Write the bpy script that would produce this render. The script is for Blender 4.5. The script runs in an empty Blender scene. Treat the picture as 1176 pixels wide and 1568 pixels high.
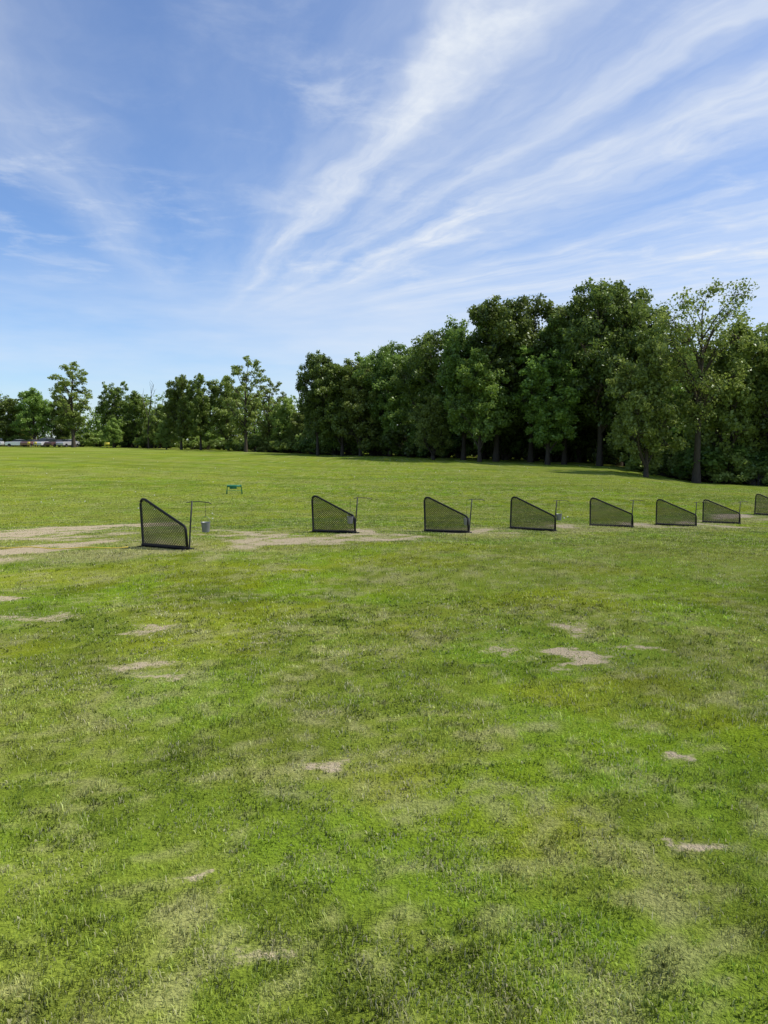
import bpy, math, random
import numpy as np
from mathutils import Vector, Matrix

S = bpy.context.scene
COL = S.collection
R = math.radians

# ------------------------------------------------------------------ terrain
def sstep(a, b, x):
    t = np.clip((x-a)/(b-a), 0, 1)
    return t*t*(3-2*t)

def terr(x, y):
    x = np.asarray(x, float); y = np.asarray(y, float)
    d = np.sqrt(x*x+y*y)
    near = 0
    for o in (-1.5, -.5, .5, 1.5):
        near = near - .078*(np.clip(d+o, 11, 26)-11)/4
    u = np.clip(x/np.maximum(y, .1), -.6, .6)
    g = np.interp(u, [-.6, -.41, -.22, -.09, .1, .31, .42, .6], [1.15, 1.1, .72, .35, .3, -.15, -1.15, -1.5])
    far = g*sstep(30, 80, d)*(y > 0)
    und = .012*np.sin(x*1.7+y*.6)+.010*np.sin(y*2.3-x*.9+1.3)+.02*np.sin(x*.37+.5)*np.sin(y*.31)
    return near+far+und

def tz(x, y): return float(terr(x, y))

# ------------------------------------------------------------------ helpers
def newmat(name):
    m = bpy.data.materials.new(name); m.use_nodes = True
    m.node_tree.nodes.clear()
    return m, m.node_tree

class NT:
    def __init__(s, nt): s.nt = nt
    def n(s, t, ins=None, **kw):
        nd = s.nt.nodes.new(t)
        for k, v in kw.items(): setattr(nd, k, v)
        for k, v in (ins or {}).items():
            if isinstance(v, bpy.types.NodeSocket): s.nt.links.new(v, nd.inputs[k])
            else: nd.inputs[k].default_value = v
        return nd
    def m(s, op, a, b=0.0, c=0.0, clamp=False):
        nd = s.n('ShaderNodeMath', {0: a, 1: b, 2: c}, operation=op); nd.use_clamp = clamp
        return nd.outputs[0]
    def noise(s, vec, scale, detail=3.0, rough=.5, dist=0.0):
        return s.n('ShaderNodeTexNoise', {'Vector': vec, 'Scale': scale, 'Detail': detail, 'Roughness': rough, 'Distortion': dist}).outputs[0]
    def ramp(s, fac, stops, interp='LINEAR'):
        nd = s.n('ShaderNodeValToRGB', {0: fac}); cr = nd.color_ramp; cr.interpolation = interp
        while len(cr.elements) < len(stops): cr.elements.new(.5)
        for e, (p, c) in zip(cr.elements, stops):
            e.position = p; e.color = (c, c, c, 1) if isinstance(c, (int, float)) else (*c, 1)
        return nd.outputs[0]
    def mix(s, fac, a, b, bt='MIX'):
        nd = s.n('ShaderNodeMix', data_type='RGBA', blend_type=bt)
        for k, v in ((0, fac), (6, a), (7, b)):
            if isinstance(v, bpy.types.NodeSocket): s.nt.links.new(v, nd.inputs[k])
            else: nd.inputs[k].default_value = v if k == 0 else ((*v, 1) if len(v) == 3 else v)
        return nd.outputs[2]
    def maprange(s, v, a, b, c=0.0, d=1.0, smooth=True):
        return s.n('ShaderNodeMapRange', {0: v, 1: a, 2: b, 3: c, 4: d}, interpolation_type='SMOOTHSTEP' if smooth else 'LINEAR').outputs[0]

def simple(name, col, rough=.6, metal=0.0, nscale=20, var=.25, spec=.5):
    m, nt = newmat(name); T = NT(nt)
    tc = T.n('ShaderNodeTexCoord').outputs['Object']
    f = T.noise(tc, nscale, 4)
    c = T.mix(f, tuple(k*(1-var) for k in col), tuple(min(1, k*(1+var)) for k in col))
    b = T.n('ShaderNodeBsdfPrincipled', {'Base Color': c, 'Roughness': rough, 'Metallic': metal, 'Specular IOR Level': spec})
    T.n('ShaderNodeOutputMaterial', {0: b.outputs[0]})
    return m

def mesh_np(name, verts, faces_list, mats, attrs=None, smooth=False, matidx=None):
    me = bpy.data.meshes.new(name)
    me.vertices.add(len(verts))
    me.vertices.foreach_set('co', np.asarray(verts, np.float32).ravel())
    loops = np.concatenate([f.ravel() for f in faces_list]).astype(np.int32)
    tot = np.concatenate([np.full(len(f), f.shape[1]) for f in faces_list]).astype(np.int32)
    st = np.concatenate([[0], np.cumsum(tot)[:-1]]).astype(np.int32)
    me.loops.add(len(loops)); me.loops.foreach_set('vertex_index', loops)
    me.polygons.add(len(tot)); me.polygons.foreach_set('loop_start', st)
    try: me.polygons.foreach_set('loop_total', tot)
    except Exception: pass
    for m in mats: me.materials.append(m)
    if matidx is not None: me.polygons.foreach_set('material_index', np.asarray(matidx, np.int32))
    if smooth: me.polygons.foreach_set('use_smooth', np.ones(len(tot), bool))
    for k, (dom, arr) in (attrs or {}).items():
        arr = np.asarray(arr, np.float32)
        if arr.ndim == 2:
            a = me.attributes.new(k, 'FLOAT_COLOR', dom)
            a.data.foreach_set('color', np.concatenate([arr, np.ones((len(arr), 1), np.float32)], 1).ravel())
        else:
            a = me.attributes.new(k, 'FLOAT', dom); a.data.foreach_set('value', arr)
    me.update(calc_edges=True)
    return me

def obj(name, me, loc=(0, 0, 0), rot=0.0, sc=1.0, parent=None):
    o = bpy.data.objects.new(name, me); COL.objects.link(o)
    o.location = loc; o.rotation_euler = (0, 0, rot)
    o.scale = (sc, sc, sc) if isinstance(sc, (int, float)) else sc
    if parent: o.parent = parent
    return o

def vhash(ix, iy, s):
    h = (ix*374761393+iy*668265263+s*982451653) & 0xffffffff
    h = ((h ^ (h >> 13))*1274126177) & 0xffffffff
    return ((h ^ (h >> 16)) & 0xffffff)/float(0xffffff)
def vnoise(x, y, s=0):
    ix = np.floor(x).astype(np.int64); iy = np.floor(y).astype(np.int64)
    fx = x-ix; fy = y-iy; fx = fx*fx*(3-2*fx); fy = fy*fy*(3-2*fy)
    a = vhash(ix, iy, s); b = vhash(ix+1, iy, s); c = vhash(ix, iy+1, s); d = vhash(ix+1, iy+1, s)
    return (a*(1-fx)+b*fx)*(1-fy)+(c*(1-fx)+d*fx)*fy
def fnoise(x, y, s=0, o=3):
    v = 0; a = .5; t = 0; c, sn = .8, .6
    for i in range(o):
        v = v+a*vnoise(x*2**i+i*13.7, y*2**i-i*7.3, s+i); t += a; a *= .5
        x, y = c*x-sn*y, sn*x+c*y
    return v/t

class Geo:
    def __init__(s): s.v = []; s.q = []; s.t = []; s.n = 0
    def tube(s, pts, rad, k=6, cap=False):
        pts = [np.array(p, float) for p in pts]; rings = []
        for i, p in enumerate(pts):
            d = pts[min(i+1, len(pts)-1)]-pts[max(i-1, 0)]
            d = d/(np.linalg.norm(d)+1e-9)
            up = np.array([0, 0, 1.]) if abs(d[2]) < .9 else np.array([1., 0, 0])
            a = np.cross(d, up); a /= np.linalg.norm(a); b = np.cross(d, a)
            r = rad[i] if hasattr(rad, '__len__') else rad
            an = np.arange(k)*2*math.pi/k
            rings.append(p+r*(np.outer(np.cos(an), a)+np.outer(np.sin(an), b)))
        base = s.n
        s.v.append(np.concatenate(rings)); s.n += len(pts)*k
        for i in range(len(pts)-1):
            j = np.arange(k); j2 = (j+1) % k
            s.q.append(np.stack([base+i*k+j, base+i*k+j2, base+(i+1)*k+j2, base+(i+1)*k+j], 1))
        if cap:
            for i, rr in ((0, 0), (len(pts)-1, 1)):
                s.v.append(pts[i][None]); c = s.n; s.n += 1
                j = np.arange(k); j2 = (j+1) % k
                s.t.append(np.stack([np.full(k, c), base+i*k+j, base+i*k+j2], 1))
    def box(s, c, e, rotz=0):
        c = np.array(c, float); e = np.array(e, float)/2
        P = np.array([[x, y, z] for z in (-1, 1) for x, y in ((-1, -1), (1, -1), (1, 1), (-1, 1))], float)*e
        co, si = math.cos(rotz), math.sin(rotz)
        P[:, :2] = P[:, :2] @ np.array([[co, si], [-si, co]])
        b = s.n; s.v.append(P+c); s.n += 8
        s.q.append(np.array([[0, 3, 2, 1], [4, 5, 6, 7], [0, 1, 5, 4], [1, 2, 6, 5], [2, 3, 7, 6], [3, 0, 4, 7]])+b)
    def mesh(s, name, mat, smooth=False):
        fl = []
        if s.q: fl.append(np.concatenate(s.q))
        if s.t: fl.append(np.concatenate(s.t))
        return mesh_np(name, np.concatenate(s.v), fl, [mat], smooth=smooth)

# ------------------------------------------------------------------ lawn description (shared by soil sheet and blades)
DIV = [(-3.76, 11.45), (-1.46, 15.2), (.90, 16.0), (2.98, 17.3), (5.5, 19.6), (8.0, 21.6), (10.5, 24.2), (13.55, 26.9)]
PATCH = [(-9.0, 18.0, 2.0, 2.9, 1.1), (-5.5, 11.5, 2.0, 1.7, 1.0), (-7.4, 14.4, 1.8, 1.5, .75), (-2.25, 12.7, .85, 1.5, .92), (.05, 14.1, .95, 1.6, .95),
 (2.5, 16.4, .75, 1.6, .9), (4.75, 18.3, .65, 1.7, .88), (7.4, 20.7, .7, 1.5, .85), (9.9, 23.2, .8, 1.5, .85), (12.8, 26, .8, 1.2, .8), (-3.4, 15.8, .8, 1, .6),
 (-1.99, 6.17, .13, .15, .80), (-1.66, 5.05, .24, .11, .70), (-1.45, 4.8, .18, .08, .66), (1.39, 5.27, .16, .17, 1.05), (1.62, 6.06, .15, .28, .66),
 (-.345, 3.47, .13, .06, .85), (1.47, 3.58, .115, .07, .8), (1.27, 2.75, .11, .05, .85), (-.63, 2.52, .075, .05, .8),
 (-.43, 2.16, .14, .07, .62), (.89, 5.4, .16, .13, .62), (-3.84, 7.34, .25, .15, .9), (1.92, 5.45, .17, .09, .62), (-3.2, 6.6, .3, .14, .55), (-1.1, 9.0, .3, .15, .5), (.5, 7.0, .22, .12, .42), (-1.0, 5.6, .2, .1, .42)]

def patchval(x, y):
    pm = np.zeros_like(x)
    for (px, py, rx, ry, st) in PATCH:
        near = (np.abs(x-px) < rx*3) & (np.abs(y-py) < ry*3.5)
        if not near.any(): continue
        xx, yy = x[near], y[near]; f = .55/max(rx, ry)
        wx = (fnoise(xx*f*2+px, yy*f*2, 91, 4)-.5)*3.4*rx; wy = (fnoise(xx*f*2+px, yy*f*2, 95, 4)-.5)*3.4*ry
        L = np.sqrt(((xx+wx-px)/rx)**2+((yy+wy-py)/ry)**2)
        v = st*(1-sstep(.05, 1.9, L))
        if rx > .5: v = v*(.42+.9*sstep(.34, .58, fnoise(xx*2.6, yy*1.7, 97, 3)))
        pm[near] = np.maximum(pm[near], v)
    return pm

def lerp(a, b, t): return a+(np.asarray(b)-a)*t[..., None]
TEE = [(-16, 20.5), (-9.4, 16.0), (-5.5, 12.0)]+[(a+.4, b-.9) for a, b in DIV]+[(22, 35)]
def tee_wear(x, y):
    w = np.full(x.shape, 99.)
    for (a, b), (c, d) in zip(TEE[:-1], TEE[1:]):
        ex, ey = c-a, d-b; t = np.clip(((x-a)*ex+(y-b)*ey)/(ex*ex+ey*ey), 0, 1)
        w = np.minimum(w, np.hypot(x-a-t*ex, y-b-t*ey))
    return 1-sstep(.3, 2.8, w)

def lawn_rgb(x, y):
    n1 = fnoise(x*.9, y*.9, 3, 4); n2 = fnoise(x*3, y*3, 13, 4); n3 = fnoise(x*.14, y*.14, 23, 3); n4 = fnoise(x*12, y*12, 43, 3)
    k = n1*.34+n2*.40+n4*.26
    cols = np.array([(.135, .205, .018), (.20, .275, .027), (.255, .315, .044), (.33, .345, .10)])
    xs = [.34, .45, .55, .66]
    c = np.stack([np.interp(k, xs, cols[:, i]) for i in range(3)], -1)
    yl = sstep(.46, .64, fnoise(x*.7+31, y*.7+17, 53, 3))
    c = lerp(c, (.31, .36, .014), yl*.65)
    br = sstep(.52, .66, fnoise(x*1.1-11, y*1.1+5, 63, 3))
    c = lerp(c, (.20, .36, .016), br*.5)
    dk = sstep(.52, .68, fnoise(x*2.2+7, y*2.2-3, 83, 4))
    c = c*(1-.24*dk)[..., None]
    dry = sstep(.53, .66, n4*.65+n2*.35)
    c = lerp(c, (.44, .42, .20), dry*.5)
    c = lerp(c, (.27, .31, .05), sstep(.35, .7, n3)*.4)
    tw = tee_wear(x, y)*sstep(.38, .60, fnoise(x*1.3, y*1.3, 29, 4))
    c = lerp(c, (.44, .40, .18), tw*.65)
    w = (x*.62+y*.78)/1.5
    c = c*(1+.03*np.sign(np.sin(w*math.pi))*np.clip(np.abs(np.sin(w*math.pi))*3, 0, 1))[..., None]
    return c

# ------------------------------------------------------------------ ground
mG, nt = newmat('lawn_ground'); T = NT(nt)
P = T.n('ShaderNodeNewGeometry').outputs['Position']
flat = T.n('ShaderNodeVectorMath', {0: P, 1: (1, 1, 0)}, operation='MULTIPLY').outputs[0]
c = T.n('ShaderNodeAttribute', attribute_name='lawn').outputs['Color']
pat = T.n('ShaderNodeAttribute', attribute_name='patch').outputs['Fac']
wn = T.noise(flat, 12, 4, .75)
mask = T.m('ADD', pat, T.m('MULTIPLY', T.m('SUBTRACT', wn, .5), 1.7))
mask = T.maprange(T.m('MULTIPLY', mask, T.maprange(pat, .05, .4)), .28, .75)
soil = T.mix(T.noise(flat, 22, 4, .7), (.34, .265, .16), (.62, .53, .37))
hb = T.noise(flat, 55, 3, .7)
dark = T.mix(T.maprange(hb, .35, .65), T.mix(.42, c, (.03, .05, .01)), c)
far = T.maprange(T.n('ShaderNodeVectorMath', {0: flat}, operation='LENGTH').outputs['Value'], 9, 40)
mn = T.noise(flat, 7, 4, .75)
fm = T.mix(T.maprange(mn, .38, .62), T.mix(.5, c, (.06, .10, .012)), T.mix(.15, c, (.28, .30, .07)))
gc = T.mix(far, dark, fm)
bandv = T.n('ShaderNodeVectorMath', {0: flat, 1: (.03, .14, 0)}, operation='MULTIPLY').outputs[0]
gc = T.mix(T.maprange(T.noise(bandv, 1, 4, .65), .45, .66, 0, .55), gc, (.25, .265, .06))
gc = T.mix(T.m('MULTIPLY', far, T.maprange(T.noise(bandv, 2.3, 4, .6), .5, .68, 0, .55)), gc, (.11, .155, .02))
gc = T.mix(mask, gc, soil)
bump = T.n('ShaderNodeBump', {'Strength': .8, 'Distance': .04, 'Height': T.m('ADD', hb, T.m('MULTIPLY', mn, 1.5))}).outputs[0]
b = T.n('ShaderNodeBsdfDiffuse', {'Color': gc, 'Roughness': .9, 'Normal': bump})
T.n('ShaderNodeOutputMaterial', {0: b.outputs[0]})

s = np.linspace(-1, 1, 521); gx = 700*np.sinh(s*6.4)/math.sinh(6.4)
gy = 20+700*np.sinh(np.linspace(-1, 1, 161)*6.2)/math.sinh(6.2)
gy = gy[(gy < .9) | (gy > 70)]
gy = np.sort(np.concatenate([gy, np.arange(1, 8, .045), np.arange(8, 30, .13), np.arange(30, 70, .5)]))
X, Y = np.meshgrid(gx, gy); Z = terr(X, Y)
V = np.stack([X, Y, Z], -1).reshape(-1, 3)
ny, nx = X.shape
i = np.arange((ny-1)*nx).reshape(ny-1, nx)[:, :-1].ravel()
F = np.stack([i, i+1, i+1+nx, i+nx], 1)
obj('grass_field_ground', mesh_np('grass_field_ground', V, [F], [mG], {'lawn': ('POINT', lawn_rgb(V[:, 0], V[:, 1])), 'patch': ('POINT', patchval(V[:, 0], V[:, 1]))}, smooth=True))

# ------------------------------------------------------------------ grass blades
mB, nt = newmat('grass_blades'); T = NT(nt)
c = T.n('ShaderNodeAttribute', attribute_name='col').outputs['Color']
d1 = T.n('ShaderNodeBsdfDiffuse', {0: c}); gl = T.n('ShaderNodeBsdfGlossy', {0: (.8, .85, .8, 1), 1: .45})
d2 = T.n('ShaderNodeBsdfTranslucent', {0: c})
m0 = T.n('ShaderNodeMixShader', {0: .04, 1: d1.outputs[0], 2: gl.outputs[0]})
mx = T.n('ShaderNodeMixShader', {0: .38, 1: m0.outputs[0], 2: d2.outputs[0]})
T.n('ShaderNodeOutputMaterial', {0: mx.outputs[0]})

def grass(nb=820000):
    rg = np.random.default_rng(5)
    e = .3
    a, bb = 1.1**e, 60**e
    d = (a+(bb-a)*rg.random(nb))**(1/e)
    az = (rg.random(nb)-.5)*2*R(38)
    x = np.sin(az)*d; y = np.cos(az)*d
    dens = fnoise(x*3, y*3, 11)*.40+fnoise(x*20, y*20, 21, 2)*.60
    keep = rg.random(nb) < np.clip((dens-.36)*6.0, .10, 1)
    keep &= rg.random(nb) > sstep(22, 60, d)*.9
    pm = patchval(x, y)
    nn = fnoise(x*12, y*12, 33, 4)
    pmask = np.clip((pm+(nn-.5)*1.7*np.clip(pm*4, 0, 1)-.30)/.45, 0, 1)
    keep &= rg.random(nb) > pmask*.85
    x, y, d, pm, dens = x[keep], y[keep], d[keep], pm[keep], dens[keep]; n = len(x)
    z = terr(x, y)
    tall = fnoise(x*2.2, y*2.2, 7)*.40+.60*fnoise(x*14, y*14, 8, 2)
    h = (.001+.034*tall)*(.5+.9*rg.random(n))*(1-.45*np.clip(pm*1.5, 0, 1))+.0003*d
    w = np.maximum(.0028, .00090*d)*(.65+.8*rg.random(n))
    broad = (rg.random(n) < .22) & (fnoise(x*1.3, y*1.3, 61) > .48)
    w = np.where(broad, w*2.6, w); h = np.where(broad, h*.6, h)
    bend = h*(.15+.75*rg.random(n))
    ba = rg.random(n)*2*math.pi
    dx, dy = np.cos(ba)*bend, np.sin(ba)*bend
    j = rg.normal(size=n)*.7
    sx, sy = -np.sin(ba+j)*w/2, np.cos(ba+j)*w/2
    dryp = .08+.32*sstep(.50, .70, fnoise(x*3.5, y*3.5, 77))+.6*np.clip(pm*1.5, 0, 1)
    dry = (rg.random(n) < dryp)*(.35+.65*rg.random(n))
    rnd = rg.random(n)
    cl = fnoise(x*11, y*11, 99, 3)
    col = lawn_rgb(x, y)*((.50+1.05*rnd)*(.55+.95*sstep(.3, .7, cl)))[:, None]
    col = lerp(col, (.44, .50, .15), .4*sstep(.7, 1, rnd))
    col = lerp(col, (.60, .55, .34), dry*.85)
    zb = z-.004
    nr = d < 7.5; fr = ~nr
    def st(*a): return np.stack(a, -1)
    A = nr; k1 = A.sum()
    v1 = np.stack([st(x-sx, y-sy, zb), st(x+sx, y+sy, zb),
                   st(x+dx*.35+sx*.8, y+dy*.35+sy*.8, z+h*.62), st(x+dx*.35-sx*.8, y+dy*.35-sy*.8, z+h*.62),
                   st(x+dx, y+dy, z+h*.9)], 1)[A]
    v2 = np.stack([st(x-sx, y-sy, zb), st(x+sx, y+sy, zb), st(x+dx, y+dy, z+h)], 1)[fr]; k2 = fr.sum()
    V = np.concatenate([v1.reshape(-1, 3), v2.reshape(-1, 3)])
    b1 = np.arange(k1)*5; b2 = k1*5+np.arange(k2)*3
    Q = np.stack([b1, b1+1, b1+2, b1+3], 1); T1 = np.stack([b1+3, b1+2, b1+4], 1); T2 = np.stack([b2, b2+1, b2+2], 1)
    at = lambda q: ('FACE', np.concatenate([q[A], q[A], q[fr]]))
    obj('grass', mesh_np('grass', V, [Q, T1, T2], [mB], {'col': at(col)}))
grass()

# ------------------------------------------------------------------ trees
def leafmat(name, dk, lt):
    m, nt = newmat(name); T = NT(nt)
    at = T.n('ShaderNodeAttribute', attribute_name='tint').outputs['Fac']
    rnd = T.n('ShaderNodeObjectInfo').outputs['Random']
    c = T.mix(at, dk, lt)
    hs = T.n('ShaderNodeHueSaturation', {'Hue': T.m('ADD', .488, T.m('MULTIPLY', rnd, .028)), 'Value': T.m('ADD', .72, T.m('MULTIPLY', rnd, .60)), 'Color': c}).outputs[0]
    a = T.n('ShaderNodeBsdfDiffuse', {0: hs}); gl = T.n('ShaderNodeBsdfGlossy', {0: (.8, .85, .8, 1), 1: .4})
    b = T.n('ShaderNodeBsdfTranslucent', {0: hs})
    m0 = T.n('ShaderNodeMixShader', {0: .05, 1: a.outputs[0], 2: gl.outputs[0]})
    mx = T.n('ShaderNodeMixShader', {0: .40, 1: m0.outputs[0], 2: b.outputs[0]})
    T.n('ShaderNodeOutputMaterial', {0: mx.outputs[0]})
    return m
LM_oak = leafmat('oak_leaves', (.058, .10, .018), (.23, .31, .06))
LM_lite = leafmat('light_leaves', (.15, .21, .035), (.36, .44, .10))
LM_mid = leafmat('maple_leaves', (.10, .16, .024), (.29, .38, .075))
mBark, nt = newmat('bark'); T = NT(nt)
tc = T.n('ShaderNodeTexCoord').outputs['Object']
sv = T.n('ShaderNodeVectorMath', {0: tc, 1: (6, 6, 1)}, operation='MULTIPLY').outputs[0]
f = T.noise(sv, 2.5, 4, .7)
b = T.n('ShaderNodeBsdfDiffuse', {'Color': T.mix(f, (.03, .025, .018), (.13, .11, .085)), 'Normal': T.n('ShaderNodeBump', {'Height': f, 'Distance': .05}).outputs[0]})
T.n('ShaderNodeOutputMaterial', {0: b.outputs[0]})

def leaves_np(rg, C, rad, n_each, size, flat=.8, ctint=None):
    idx = np.repeat(np.arange(len(C)), n_each)
    n = len(idx)
    g = rg.normal(size=(n, 3)); g /= np.linalg.norm(g, axis=1)[:, None]
    rr = rg.random(n)**.45
    off = g*rr[:, None]*rad[idx][:, None]*np.array([1, 1, flat])
    off += rg.normal(size=(n, 3))*.12*rad[idx][:, None]
    c = C[idx]+off
    nrm = rg.normal(size=(n, 3))*.75+np.array([0, 0, .6])+g*.5; nrm /= np.linalg.norm(nrm, axis=1)[:, None]
    t = rg.normal(size=(n, 3)); a = np.cross(nrm, t); a /= np.linalg.norm(a, axis=1)[:, None]; b = np.cross(nrm, a)
    s = (size*(.5+.9*rg.random(n)))[:, None]
    V = np.stack([c-a*s*.6, c+b*s*.4+nrm*s*.08, c+a*s*.6, c-b*s*.4+nrm*s*.08], 1)
    ct = rg.random(len(C)) if ctint is None else ctint
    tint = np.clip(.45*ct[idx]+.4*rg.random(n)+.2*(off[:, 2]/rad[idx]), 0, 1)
    return V.reshape(-1, 3), tint

def make_tree(name, seed, H, cr, cb, nl, nsub, nleaf, size, lm, lr=(.30, .46), trunk_k=.017, mid_t=.42, clus=.40):
    rg = np.random.default_rng(seed); g = Geo()
    np_ = 9; tp = []
    wx, wy = rg.normal(size=2)*.35
    for i in range(np_):
        t = i/(np_-1); tp.append(np.array([wx*t*t+math.sin(t*5+seed)*.15*t, wy*t*t+math.cos(t*4+seed)*.15*t, t*H*.84-.15]))
    r0 = H*trunk_k
    tr = [r0*(1.35 if i == 0 else 1)*(1-.9*i/(np_-1))+.02 for i in range(np_)]
    g.tube(tp, tr, 8)
    def trunk_at(z):
        f = min(max((z+.15)/(H*.84), 0), .999)*(np_-1); i = int(f); return tp[i]*(1-(f-i))+tp[i+1]*(f-i), tr[i]
    C = []; RAD = []; CT = []
    for i in range(nl):
        t = (i+.2+.6*rg.random())/nl
        q = (t-mid_t)/(.66 if t > mid_t else .60)
        env = math.sqrt(max(.10, 1-q*q))
        ang = i*2.39996+rg.normal()*.45
        Lr = cr*(lr[0]+(lr[1]-lr[0])*rg.random())*(1 if t < .8 else .85)
        rd = max(0, cr*env*(.95 if rg.random() < .7 else .55)*(.80+.35*rg.random())-Lr*.75)
        zc = cb+Lr*.5+(H-cb-Lr*1.45)*t**.92
        c0 = np.array([math.cos(ang)*rd, math.sin(ang)*rd, zc]); b0, rr = trunk_at(max(zc-rd*.8-1.0, cb*.6))
        c0 = c0+np.array([wx*t*t, wy*t*t, 0])
        mid = b0*.5+c0*.5+np.array([0, 0, .10*rd])+rg.normal(size=3)*.12*max(rd, .1)**.5
        lr0 = min(rr*.6, .05+.028*np.linalg.norm(c0-b0))
        g.tube([b0, mid, c0], [lr0, lr0*.65, lr0*.3], 5)
        lt = rg.random()
        for j in range(nsub):
            v = rg.normal(size=3); v /= np.linalg.norm(v); v[2] = v[2]*.85+.1
            p = c0+v*Lr*(.40+.68*rg.random())
            C.append(p); RAD.append(Lr*clus*(.55+.7*rg.random())); CT.append(.5*lt+.5*rg.random())
            st = mid*.4+c0*.6 if rg.random() < .4 else c0
            m2 = (st+p)/2+rg.normal(size=3)*.08*Lr
            g.tube([st, m2, p], [lr0*.28, lr0*.18, .012], 3)
    C = np.array(C); RAD = np.array(RAD)
    ne = np.maximum(4, (nleaf*(RAD/RAD.mean())**2*(.6+.8*rg.random(len(C)))).astype(int))
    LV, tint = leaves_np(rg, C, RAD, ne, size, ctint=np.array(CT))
    top = LV[:, 2].max(); k = H/top
    bv = np.concatenate(g.v); bq = np.concatenate(g.q); nb = len(bv)
    LQ = np.arange(len(LV)).reshape(-1, 4)+nb
    mi = np.concatenate([np.zeros(len(bq)), np.ones(len(LQ))])
    tt = np.concatenate([np.zeros(len(bq)), tint])
    VV = np.concatenate([bv, LV]); VV[:, 2] *= k
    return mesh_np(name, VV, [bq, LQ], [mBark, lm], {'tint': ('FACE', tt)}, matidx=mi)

def make_shrub(name, seed, H, w, n, size, lm):
    rg = np.random.default_rng(seed); g = Geo(); C = []; RAD = []
    for i in range(22):
        a = rg.random()*6.28; t = rg.random(); rd = w*math.sqrt(rg.random())*(1-.5*t*t)
        p = np.array([math.cos(a)*rd, math.sin(a)*rd, .16*H+t*.64*H*(1-.4*(rd/w)**2)])
        g.tube([(0.1*math.cos(a), .1*math.sin(a), -.1), p*np.array([.5, .5, .6]), p], [.05, .03, .01], 4)
        C.append(p); RAD.append(H*(.12+.12*rg.random()))
    LV, tint = leaves_np(rg, np.array(C), np.array(RAD), np.full(len(C), n), size)
    bv = np.concatenate(g.v); bq = np.concatenate(g.q); LQ = np.arange(len(LV)).reshape(-1, 4)+len(bv)
    return mesh_np(name, np.concatenate([bv, LV]), [bq, LQ], [mBark, lm], {'tint': ('FACE', np.concatenate([np.zeros(len(bq)), tint]))},
                   matidx=np.concatenate([np.zeros(len(bq)), np.ones(len(LQ))]))

OAK = [make_tree('oak_a', 3, 18, 5.4, 3.6, 26, 11, 92, .28, LM_oak, lr=(.28, .48)),
       make_tree('oak_b', 8, 18, 5.8, 3.8, 28, 11, 88, .28, LM_oak, mid_t=.5, lr=(.28, .46)),
       make_tree('oak_c', 14, 18, 5.0, 3.0, 26, 11, 92, .28, LM_oak, mid_t=.55, lr=(.28, .50))]
MAP = [make_tree('maple_a', 21, 14, 4.0, 1.7, 25, 11, 75, .26, LM_mid, mid_t=.5),
       make_tree('maple_b', 25, 14, 4.3, 2.1, 25, 11, 75, .26, LM_mid)]
AIRY = [make_tree('airy_a', 31, 18, 5.0, 4.9, 30, 11, 26, .22, LM_lite, lr=(.20, .34), trunk_k=.019, clus=.50, mid_t=.62),
        make_tree('airy_b', 36, 15, 3.3, 2.6, 24, 10, 34, .24, LM_lite, lr=(.24, .38), clus=.46, mid_t=.55)]
LITE = [make_tree('lite_a', 41, 12, 3.9, 1.3, 24, 11, 62, .24, LM_lite)]
SHR = [make_shrub('shrub_a', 51, 3, 2.2, 150, .2, LM_mid), make_shrub('shrub_b', 52, 3, 2.0, 150, .2, LM_lite), make_shrub('shrub_c', 53, 3, 2.4, 150, .2, LM_oak)]
HT = {}
for m in OAK: HT[m.name] = 18
for m in MAP: HT[m.name] = 14
HT['airy_a'] = 18; HT['airy_b'] = 15; HT['lite_a'] = 12
for m in SHR: HT[m.name] = 3

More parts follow.
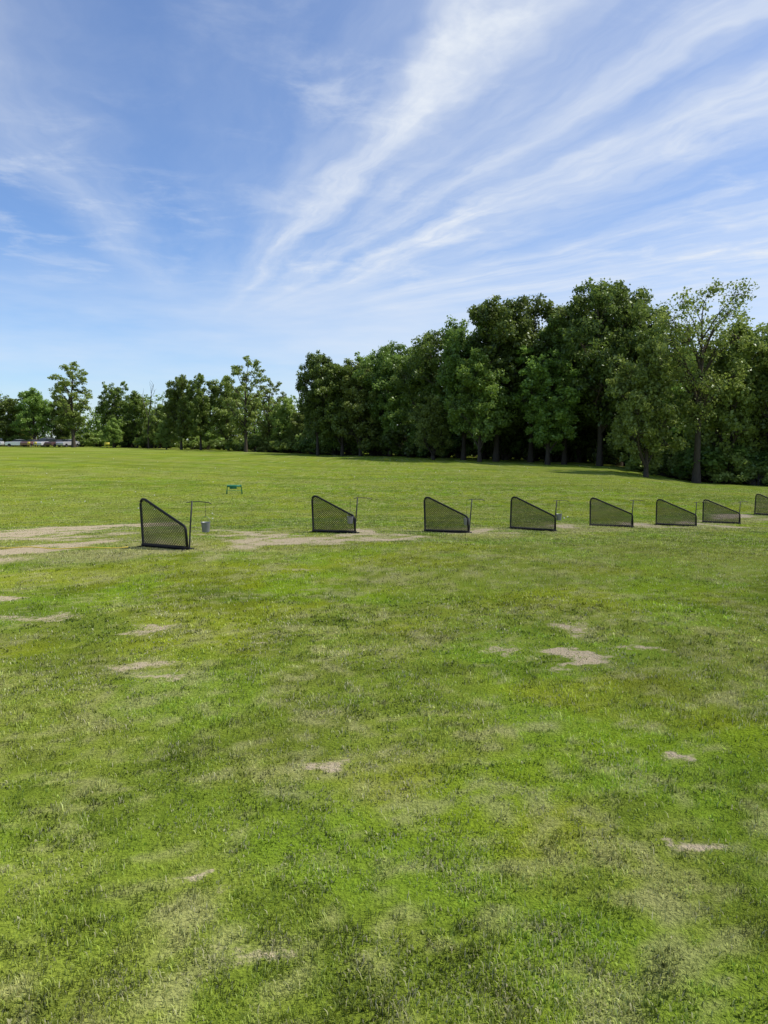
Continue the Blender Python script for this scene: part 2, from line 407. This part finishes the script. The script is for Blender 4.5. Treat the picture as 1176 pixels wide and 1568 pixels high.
random.seed(4)
def place(kind, me, x, y, h, wide=1.0):
    sc = h/HT[me.name]
    return obj(kind, me, (x, y, tz(x, y)-.05), random.random()*6.28, (sc*wide, sc*wide, sc))
TREES = [
 # right grove
 ('oak_tree', OAK[0], 9.0, 84, 16.6, .9), ('oak_tree', OAK[2], 12.4, 82, 18.0, 1.0), ('maple_tree', MAP[1], 10.2, 79, 12.0, 1.0), ('oak_tree', OAK[1], 16.4, 83, 18.4, .9), ('oak_tree', OAK[2], 14.6, 89, 17.5, 1.0),
 ('oak_tree', OAK[0], 19.2, 79, 15.8, .95), ('oak_tree', OAK[1], 22.4, 77, 19.2, .92), ('oak_tree', OAK[2], 25.4, 80, 19.8, .95), ('oak_tree', OAK[0], 22.6, 86, 18, 1.0), ('maple_tree', MAP[0], 17.0, 77, 12.5, 1.1),
 ('oak_tree', OAK[0], 28.2, 84, 17.2, .9), ('oak_tree', OAK[1], 6.0, 90, 15.4, .95),
 ('linden_tree', LITE[0], 21.6, 61, 11.2, .9),
 ('ash_tree', AIRY[0], 26.2, 62, 16.8, .95),
 ('linden_tree', LITE[0], 30.6, 65, 14.2, .9), ('maple_tree', MAP[1], 34.6, 63, 13.8, 1.0), ('oak_tree', OAK[2], 37.5, 72, 15.0, 1.0), ('maple_tree', MAP[0], 39.5, 64, 14.5, 1.1),
 ('maple_tree', MAP[1], 28.4, 73, 12.6, 1.1), ('maple_tree', MAP[0], 33.0, 75, 14.5, 1.1), ('oak_tree', OAK[0], 43, 70, 16, 1.0),
 # centre
 ('oak_tree', OAK[2], -9.2, 103, 14.6, .78), ('maple_tree', MAP[1], -5.8, 103, 13.4, 1.0), ('linden_tree', LITE[0], -3.2, 101, 12.8, .95), ('maple_tree', MAP[0], -1.8, 105, 14.8, .95), ('maple_tree', MAP[0], -7.4, 108, 13.4, 1.0),
 ('oak_tree', OAK[1], .8, 101, 15.6, .9), ('maple_tree', MAP[1], 3.3, 97, 14.0, 1.0), ('oak_tree', OAK[0], -.8, 110, 15.0, 1.0), ('linden_tree', LITE[0], 5.6, 84, 7.5, 1.1),
 # left
 ('ash_tree', AIRY[1], -21.6, 116, 15.0, 1.0), ('maple_tree', MAP[0], -30.6, 124, 13.0, .85), ('maple_tree', MAP[1], -34.4, 126, 12.8, .85), ('linden_tree', LITE[0], -26.2, 125, 12.6, .85),
 ('ash_tree', AIRY[1], -18.6, 120, 12.0, 1.0), ('ash_tree', AIRY[1], -56.0, 134, 15.4, 1.25), ('maple_tree', MAP[0], -51.5, 142, 12.8, .85),
 ('maple_tree', MAP[1], -70.0, 149, 11.8, 1.1), ('maple_tree', MAP[0], -76, 151, 10.8, 1.2), ('maple_tree', MAP[0], -64.5, 150, 11.0, 1.0),
 ('maple_tree', MAP[1], -46.5, 140, 10.8, 1.0), ('linden_tree', LITE[0], -41, 136, 8.2, 1.1), ('maple_tree', MAP[0], -37.5, 140, 10.5, 1.1), ('linden_tree', LITE[0], -49.5, 136, 5.6, 1.2),
 ('linden_tree', LITE[0], -15.2, 118, 9.0, 1.0), ('linden_tree', LITE[0], -12.6, 116, 7.6, 1.0), ('linden_tree', LITE[0], -37.5, 128, 5.2, 1.3), ('linden_tree', LITE[0], -84, 153, 11, 1.3),
]
for t in TREES: place(*t)

def shrub_line(pts, n, h0, h1, jit, meshes):
    for i in range(n):
        t = (i+random.random())/n*(len(pts)-1); k = min(int(t), len(pts)-2); f = t-k
        x = pts[k][0]*(1-f)+pts[k+1][0]*f+random.uniform(-1, 1); y = pts[k][1]*(1-f)+pts[k+1][1]*f+random.uniform(-jit, jit)
        place('shrub', random.choice(meshes), x, y, random.uniform(h0, h1), random.uniform(.9, 1.5))
shrub_line([(-90, 155), (-60, 149), (-35, 135), (-20, 122), (-11, 118)], 48, 1.5, 4.5, 3, SHR)
shrub_line([(-11, 110), (-2, 106), (6, 100)], 24, 2.5, 5, 2, [SHR[2], SHR[0]])
shrub_line([(4, 97), (14, 91), (24, 88), (32, 84)], 34, 3, 6, 2.5, [SHR[2]])
shrub_line([(26, 68), (31, 63), (36, 58), (44, 55)], 26, 1.4, 4.0, 2, SHR)
shrub_line([(26, 76), (36, 72), (44, 68)], 18, 3.5, 6.0, 2, [SHR[2], SHR[0]])

def woodland():
    rg = np.random.default_rng(77); C = []; RD = []; CT = []; g = Geo()
    line = [(-130, 175, 12), (-95, 168, 12), (-62, 162, 11.5), (-40, 156, 11), (-22, 142, 11.5), (-16, 130, 9), (-9, 118, 12), (0, 112, 14), (8, 104, 15), (20, 98, 16), (34, 92, 14), (50, 84, 14), (75, 74, 15)]
    for k in range(len(line)-1):
        a = np.array(line[k]); b = np.array(line[k+1]); L = np.hypot(*(b-a)[:2]); nt_ = int(L/1.7)
        for i in range(nt_):
            p = a+(b-a)*(i+rg.random())/nt_; x, y = p[0]+rg.normal(), p[1]+rg.uniform(-4, 5); H = p[2]*(.72+.38*rg.random()); z0 = tz(x, y); lt = rg.random()
            g.tube([(x, y, z0-.2), (x+rg.normal()*.2, y, z0+H*.5), (x+rg.normal()*.5, y, z0+H*.85)], [.2, .13, .04], 5)
            for j in range(28):
                t = rg.random()**1.15; rr = 3.1*math.sqrt(max(.12, 1-((t-.45)/.6)**2))*math.sqrt(rg.random()); an = rg.random()*6.28
                C.append((x+math.cos(an)*rr, y+math.sin(an)*rr, z0+.4+t*(H-1.4))); RD.append(.7+.6*rg.random()); CT.append(.6*lt+.4*rg.random())
    C = np.array(C); RD = np.array(RD)
    LV, tint = leaves_np(rg, C, RD, np.full(len(C), 30), .42, ctint=np.array(CT))
    bv = np.concatenate(g.v); bq = np.concatenate(g.q); LQ = np.arange(len(LV)).reshape(-1, 4)+len(bv)
    obj('distant_woodland', mesh_np('distant_woodland', np.concatenate([bv, LV]), [bq, LQ], [mBark, LM_mid], {'tint': ('FACE', np.concatenate([np.zeros(len(bq)), tint]))},
                 matidx=np.concatenate([np.zeros(len(bq)), np.ones(len(LQ))])))
woodland()

def dead_tree(x, y, H):
    rg = np.random.default_rng(9); g = Geo()
    def br(p, d, L, r, lev):
        q = p+d*L*.5+rg.normal(size=3)*.04*L; e = p+d*L
        g.tube([p, q, e], [r, r*.75, r*.4], 5)
        if lev:
            for i in range(3):
                nd = d+rg.normal(size=3)*.5; nd[2] = abs(nd[2])+.2; nd /= np.linalg.norm(nd)
                br(p+d*L*(.55+.2*i), nd, L*.55, r*.5, lev-1)
    br(np.array([0, 0, -.1]), np.array([.05, 0, 1.]), H*.55, .18, 3)
    obj('dead_tree', g.mesh('dead_tree', mBark), (x, y, tz(x, y)))
dead_tree(-42.5, 134, 12.5)

# ------------------------------------------------------------------ range dividers
mBlack = simple('black_plastic_frame', (.008, .008, .009), .6, spec=.25)
mNet = simple('black_netting', (.022, .022, .023), .6, spec=.35)
mSteel = simple('dark_steel', (.02, .02, .02), .5, .3)
mPail = simple('grey_pail', (.20, .21, .22), .45, .3)

def divider_meshes():
    prof = [(0, .02), (0, .66)]
    for i in range(1, 7):
        a = math.pi-i*math.pi/2/6*1.0; prof.append((.075+.075*math.cos(a), .66+.085*math.sin(a)))
    prof += [(.14, .738), (.2, .712), (1.05, .372)]
    for i in range(1, 5):
        a = math.radians(68)-i*math.radians(68)/4; prof.append((1.05+.09*math.cos(a)-.02, .29+.085*math.sin(a)))
    prof += [(1.13, .02)]
    g = Geo(); g.tube([(x, 0, z) for x, z in prof], .020, 8, True)
    g.tube([(-.015, 0, .03), (1.145, 0, .03)], .030, 8, True)
    g.tube([(.0, -.11, .012), (.0, .11, .012)], .014, 6, True); g.tube([(1.13, -.11, .012), (1.13, .11, .012)], .014, 6, True)
    frame = g.mesh('divider_frame', mBlack, True)
    poly = prof; n = Geo()
    def clip(p0, d):
        ts = []
        for i in range(len(poly)):
            a = poly[i]; b = poly[(i+1) % len(poly)]; ex, ez = b[0]-a[0], b[1]-a[1]
            den = d[0]*ez-d[1]*ex
            if abs(den) < 1e-9: continue
            t = ((a[0]-p0[0])*ez-(a[1]-p0[1])*ex)/den; s_ = ((a[0]-p0[0])*d[1]-(a[1]-p0[1])*d[0])/den
            if 0 <= s_ < 1: ts.append(t)
        return sorted(ts)
    for off in (-.012, .012):
        for ang in (38, -38+180):
            d = (math.cos(R(ang)), math.sin(R(ang))); nrm = (-d[1], d[0])
            for k in range(-60, 60):
                p0 = (.5+nrm[0]*k*.036+(.012 if off > 0 else 0), .35+nrm[1]*k*.036)
                ts = clip(p0, d)
                for a, b in zip(ts[::2], ts[1::2]):
                    if b-a < .02: continue
                    n.tube([(p0[0]+d[0]*a, off, p0[1]+d[1]*a), (p0[0]+d[0]*(a+b)/2, off*1.6, p0[1]+d[1]*(a+b)/2), (p0[0]+d[0]*b, off, p0[1]+d[1]*b)], .0040, 3)
    net = n.mesh('divider_net', mNet)
    return frame, net
FR, NE = divider_meshes()
rotd = math.atan2(-.62, .78)

def pole_mesh():
    g = Geo(); g.tube([(0, 0, -.05), (.006, 0, .35), (.02, 0, .72)], .012, 7, True)
    g.tube([(-.06, 0, .695), (.02, 0, .71), (.15, .01, .715), (.26, .02, .708), (.30, .02, .685)], .007, 6, True)
    g.box((0, 0, .012), (.07, .07, .02))
    return g.mesh('hook_pole', mSteel, True)
PM = pole_mesh()
def pail_mesh():
    g = Geo()
    g.tube([(0, 0, 0), (0, 0, .01), (0, 0, .13), (0, 0, .145)], [.052, .054, .066, .070], 16)
    g.tube([(0, 0, .145), (0, 0, .138), (0, 0, .02)], [.070, .062, .050], 16)
    g.tube([(0, 0, .0), (0, 0, .012)], [.0521, .001], 16)
    g.tube([(math.cos(a)*.066, 0, .14+math.sin(a)*.09) for a in np.linspace(0, math.pi, 10)], .003, 5)
    return g.mesh('pail', mPail, True)
PL = pail_mesh()
def wire(h):
    g = Geo(); g.tube([(0, 0, .23), (0, 0, .23+h)], .003, 5); return g.mesh('wire', mSteel)
for i, (x, y) in enumerate(DIV):
    e = bpy.data.objects.new('range_divider', None); COL.objects.link(e)
    ex, ey = x+1.13*math.cos(rotd), y+1.13*math.sin(rotd)
    z0, z1 = tz(x, y), tz(ex, ey)
    e.location = (x, y, z0-.01+.01*random.random()); e.rotation_euler = (R(random.uniform(-3, 3)), -math.atan2(z1-z0, 1.13), rotd+random.uniform(-.05, .05))
    for nm, me in (('frame', FR), ('net', NE)):
        o = bpy.data.objects.new(nm, me); COL.objects.link(o); o.parent = e
    px_, py_ = ex+.0, ey+.07
    p = obj('hook_pole', PM, (px_, py_, tz(px_, py_)), random.uniform(-.15, .15)); p.rotation_euler[1] = R(random.uniform(-1, 3))
    bp = {0: (.245, .02, .26), 1: (-.09, -.03, .20), 2: (-.06, -.03, .17), 3: (.10, .0, .26), 4: None, 5: None, 6: None, 7: None}[i]
    if bp:
        b_ = bpy.data.objects.new('hanging_pail', None); COL.objects.link(b_); b_.location = (px_+bp[0], py_+bp[1], tz(px_, py_)+bp[2])
        for nm, me in (('pail', PL), ('wire', wire(.72-.23-bp[2]-.008))):
            o = bpy.data.objects.new(nm, me); COL.objects.link(o); o.parent = b_

mGreen = simple('green_plastic', (.02, .20, .11), .4)
g = Geo()
for sx in (-.3, .3):
    for sy in (-.16, .16): g.tube([(sx, 0, .36), (sx*1.12, sy, -.02)], .016, 6, True)
g.tube([(-.32, 0, .36), (.32, 0, .36)], .02, 8, True); g.box((0, 0, .32), (.6, .02, .06)); g.tube([(-.33, -.1, .14), (.33, -.1, .14)], .008, 6)
g.box((-.05, .04, .26), (.3, .015, .12))
x, y = -7.3, 36; obj('green_target_stand', g.mesh('green_target_stand', mGreen, False), (x, y, tz(x, y)+.03), .1, 1.1)

mRope = simple('yellow_rope', (.60, .46, .06), .7)
g = Geo(); pts = []
for t in np.linspace(0, 1, 40):
    x = -8.5+t*4.6; y = 11.2+.25*math.sin(t*5)+.2*t; pts.append((x, y, tz(x, y)+.035+.012*math.sin(t*31)))
g.tube(pts, .008, 5, True); obj('yellow_rope', g.mesh('yellow_rope', mRope))

mYel = simple('yellow_paint', (.6, .5, .05), .5)
for x, y, w in ((-48.5, 130, .9), (-66, 138, .5), (-65, 138.5, .5)):
    g = Geo(); g.box((0, 0, .75), (w, .04, .45)); g.tube([(-w*.35, 0, -.05), (-w*.35, 0, .55)], .03, 6); g.tube([(w*.35, 0, -.05), (w*.35, 0, .55)], .03, 6)
    obj('yardage_sign', g.mesh('yardage_sign', mYel), (x, y, tz(x, y)))

mGlass = simple('car_glass', (.02, .025, .03), .1); mTyre = simple('tyre', (.02, .02, .02), .8)
def car(x, y, rot, col, suv=False):
    e = bpy.data.objects.new('parked_car', None); COL.objects.link(e); e.location = (x, y, tz(x, y)); e.rotation_euler[2] = rot
    hr = 1.68 if suv else 1.42
    body = [(-2.2, .3), (-2.25, .75), (-2.1, .95), (-1.2, 1.0), (1.6 if not suv else 2.1, 1.02), (2.2, .98), (2.28, .6), (2.2, .3)]
    cab = [(-1.25, .99), (-.45, hr-.02), (.2, hr), (1.0 if not suv else 1.9, hr-.04), (1.75 if not suv else 2.15, 1.0)]
    pm = simple('car_paint', col, .25, .2)
    def ext(pr, w, wt, mat, nm):
        n = len(pr); V = []
        for s_ in (-1, 1):
            for (a, z) in pr: V.append((a, s_*(w if z < 1.03 else wt)/2, z))
        me = bpy.data.meshes.new(nm); me.from_pydata(V, [], [tuple(range(n))[::-1], tuple(range(n, 2*n))]+[(i, (i+1) % n, n+(i+1) % n, n+i) for i in range(n)])
        me.materials.append(mat); o = bpy.data.objects.new(nm, me); COL.objects.link(o); o.parent = e
        md = o.modifiers.new('b', 'BEVEL'); md.width = .05; md.segments = 2
    ext(body, 1.8, 1.8, pm, 'body'); ext(cab, 1.66, 1.3, mGlass, 'windows')
    rf = [(-.5, hr-.03), (.2, hr+.012), (1.0 if not suv else 1.9, hr-.02), (.2, hr-.06)]
    ext(rf, 1.36, 1.36, pm, 'roof')
    for a in (-1.4, 1.4):
        for s_ in (-.83, .83):
            g = Geo(); g.tube([(a, s_-.11, .32), (a, s_+.11, .32)], .32, 16, True)
            o = bpy.data.objects.new('wheel', g.mesh('wheel', mTyre)); COL.objects.link(o); o.parent = e
for c_ in ((-75.8, 143, .15, (.60, .61, .63), True), (-70.6, 143.5, .1, (.75, .76, .78), False), (-67.6, 143, 1.2, (.20, .11, .10), False), (-65.4, 143.5, 1.3, (.65, .65, .67), True), (-63.0, 143, 1.2, (.12, .07, .07), False), (-60.8, 143, 1.2, (.5, .5, .52), False), (-81, 144, .1, (.45, .46, .48), False)):
    car(*c_)

mBall = simple('golf_ball_white', (.8, .8, .78), .35)
rg = np.random.default_rng(2); g = Geo()
for i in range(60):
    d = rg.uniform(24, 100); u = rg.uniform(-.5, .4); x, y = u*d, d; z = tz(x, y)+.022
    g.tube([(x, y, z-.0213), (x, y, z-.015), (x, y, z), (x, y, z+.015), (x, y, z+.0213)], [.002, .015, .0213, .015, .002], 8)
obj('golf_balls', g.mesh('golf_balls', mBall, True))

# ------------------------------------------------------------------ sky and sun
SUN_EL, SUN_AZ = 56, 86     # azimuth clockwise from +Y
W = bpy.data.worlds.new('World'); S.world = W; W.use_nodes = True; W.node_tree.nodes.clear(); T = NT(W.node_tree)
sky = T.n('ShaderNodeTexSky'); sky.sky_type = 'NISHITA'; sky.sun_disc = False
sky.sun_elevation = R(SUN_EL); sky.sun_rotation = R(SUN_AZ); sky.air_density = 1.0; sky.dust_density = .3; sky.ozone_density = 3.0
D = T.n('ShaderNodeTexCoord').outputs['Generated']
sp = T.n('ShaderNodeSeparateXYZ', {0: D}); zz = T.m('MAXIMUM', sp.outputs[2], .02)
px = T.m('DIVIDE', sp.outputs[0], zz); py = T.m('DIVIDE', sp.outputs[1], zz)
pv = T.n('ShaderNodeCombineXYZ', {0: px, 1: py}).outputs[0]
a = T.m('ADD', px, 1.8); b = T.m('SUBTRACT', 7.5, py)
phi = T.m('ARCTAN2', a, b)
rr = T.m('SQRT', T.m('ADD', T.m('MULTIPLY', a, a), T.m('MULTIPLY', b, b)))
wz = T.noise(pv, .45, 3, .5); wz2 = T.noise(pv, 1.6, 4, .6)
ph = T.m('ADD', phi, T.m('ADD', T.m('MULTIPLY', T.m('SUBTRACT', wz, .5), .15), T.m('MULTIPLY', T.m('SUBTRACT', wz2, .5), .06)))
pn = T.m('DIVIDE', T.m('ADD', ph, .3), 1.8)
def q(p): return (p+.3)/1.8
stops = [(0, .06), (q(.05), .07), (q(.13), .36), (q(.20), .08), (q(.28), .18), (q(.32), .42), (q(.35), 1.0), (q(.385), .42), (q(.42), .55), (q(.45), .75), (q(.475), .38), (q(.51), 1.0), (q(.56), .48), (q(.62), .42), (q(.70), .75), (q(.76), .45), (q(.84), 1.0), (q(.92), .55), (q(1.1), .7), (1, .7)]
base = T.ramp(pn, stops, 'EASE')
fv = T.n('ShaderNodeCombineXYZ', {0: T.m('MULTIPLY', ph, 15), 1: T.m('MULTIPLY', T.m('LOGARITHM', T.m('ADD', rr, .3), 2.718), 2.6)}).outputs[0]
fil = T.maprange(T.noise(fv, 1.0, 5, .62), .28, .75)
fv2 = T.n('ShaderNodeCombineXYZ', {0: T.m('MULTIPLY', ph, 48), 1: T.m('MULTIPLY', rr, 1.6)}).outputs[0]
fil2 = T.noise(fv2, 1.0, 4, .6)
mot = T.maprange(T.noise(pv, 3.0, 6, .62, .4), .44, .72)
mreg = T.maprange(T.noise(pv, .8, 2, .5), .36, .62)
dens = T.m('MULTIPLY', base, T.m('ADD', .22, T.m('ADD', T.m('MULTIPLY', fil, .65), T.m('MULTIPLY', fil2, .5))))
dens = T.m('ADD', dens, T.m('MULTIPLY', T.m('MULTIPLY', mot, mreg), .30))
veil = T.m('ADD', T.maprange(sp.outputs[0], -.45, .2, .26, .62), T.m('MULTIPLY', T.m('SUBTRACT', T.noise(T.n('ShaderNodeVectorMath', {0: D, 1: (3, 3, 16)}, operation='MULTIPLY').outputs[0], 1.5, 4, .6), .5), .8))
fade = T.m('MULTIPLY', T.maprange(rr, .6, 4.0), T.maprange(sp.outputs[2], .12, .24))
dens = T.m('ADD', T.m('MULTIPLY', dens, fade), T.m('MULTIPLY', veil, T.m('SUBTRACT', 1, fade)))
dens = T.m('MINIMUM', T.m('MAXIMUM', dens, 0), .96)
sk = T.mix(1.0, sky.outputs[0], (.84, 1.02, 1.28), 'MULTIPLY')
cl = T.mix(dens, sk, (6.4, 6.85, 7.5))
bg = T.n('ShaderNodeBackground', {0: cl, 1: .125})
T.n('ShaderNodeOutputWorld', {0: bg.outputs[0]})

sl = bpy.data.lights.new('sun', 'SUN'); sl.energy = 5.0; sl.angle = R(.5); sl.color = (1, .955, .87)
so = bpy.data.objects.new('sun', sl); COL.objects.link(so)
dv = Vector((math.sin(R(SUN_AZ))*math.cos(R(SUN_EL)), math.cos(R(SUN_AZ))*math.cos(R(SUN_EL)), math.sin(R(SUN_EL))))
so.rotation_euler = dv.to_track_quat('Z', 'Y').to_euler(); so.location = (20, 0, 40)

# ------------------------------------------------------------------ camera
cam = bpy.data.cameras.new('camera'); cam.lens = 26; cam.sensor_width = 36; cam.sensor_fit = 'AUTO'; cam.clip_start = .05; cam.clip_end = 3000
co = bpy.data.objects.new('camera', cam); COL.objects.link(co); co.location = (0, 0, 1.6); co.rotation_euler = (R(90-5.7), 0, 0)
S.camera = co
S.view_settings.view_transform = 'Standard'; S.view_settings.look = 'None'; S.view_settings.exposure = 0
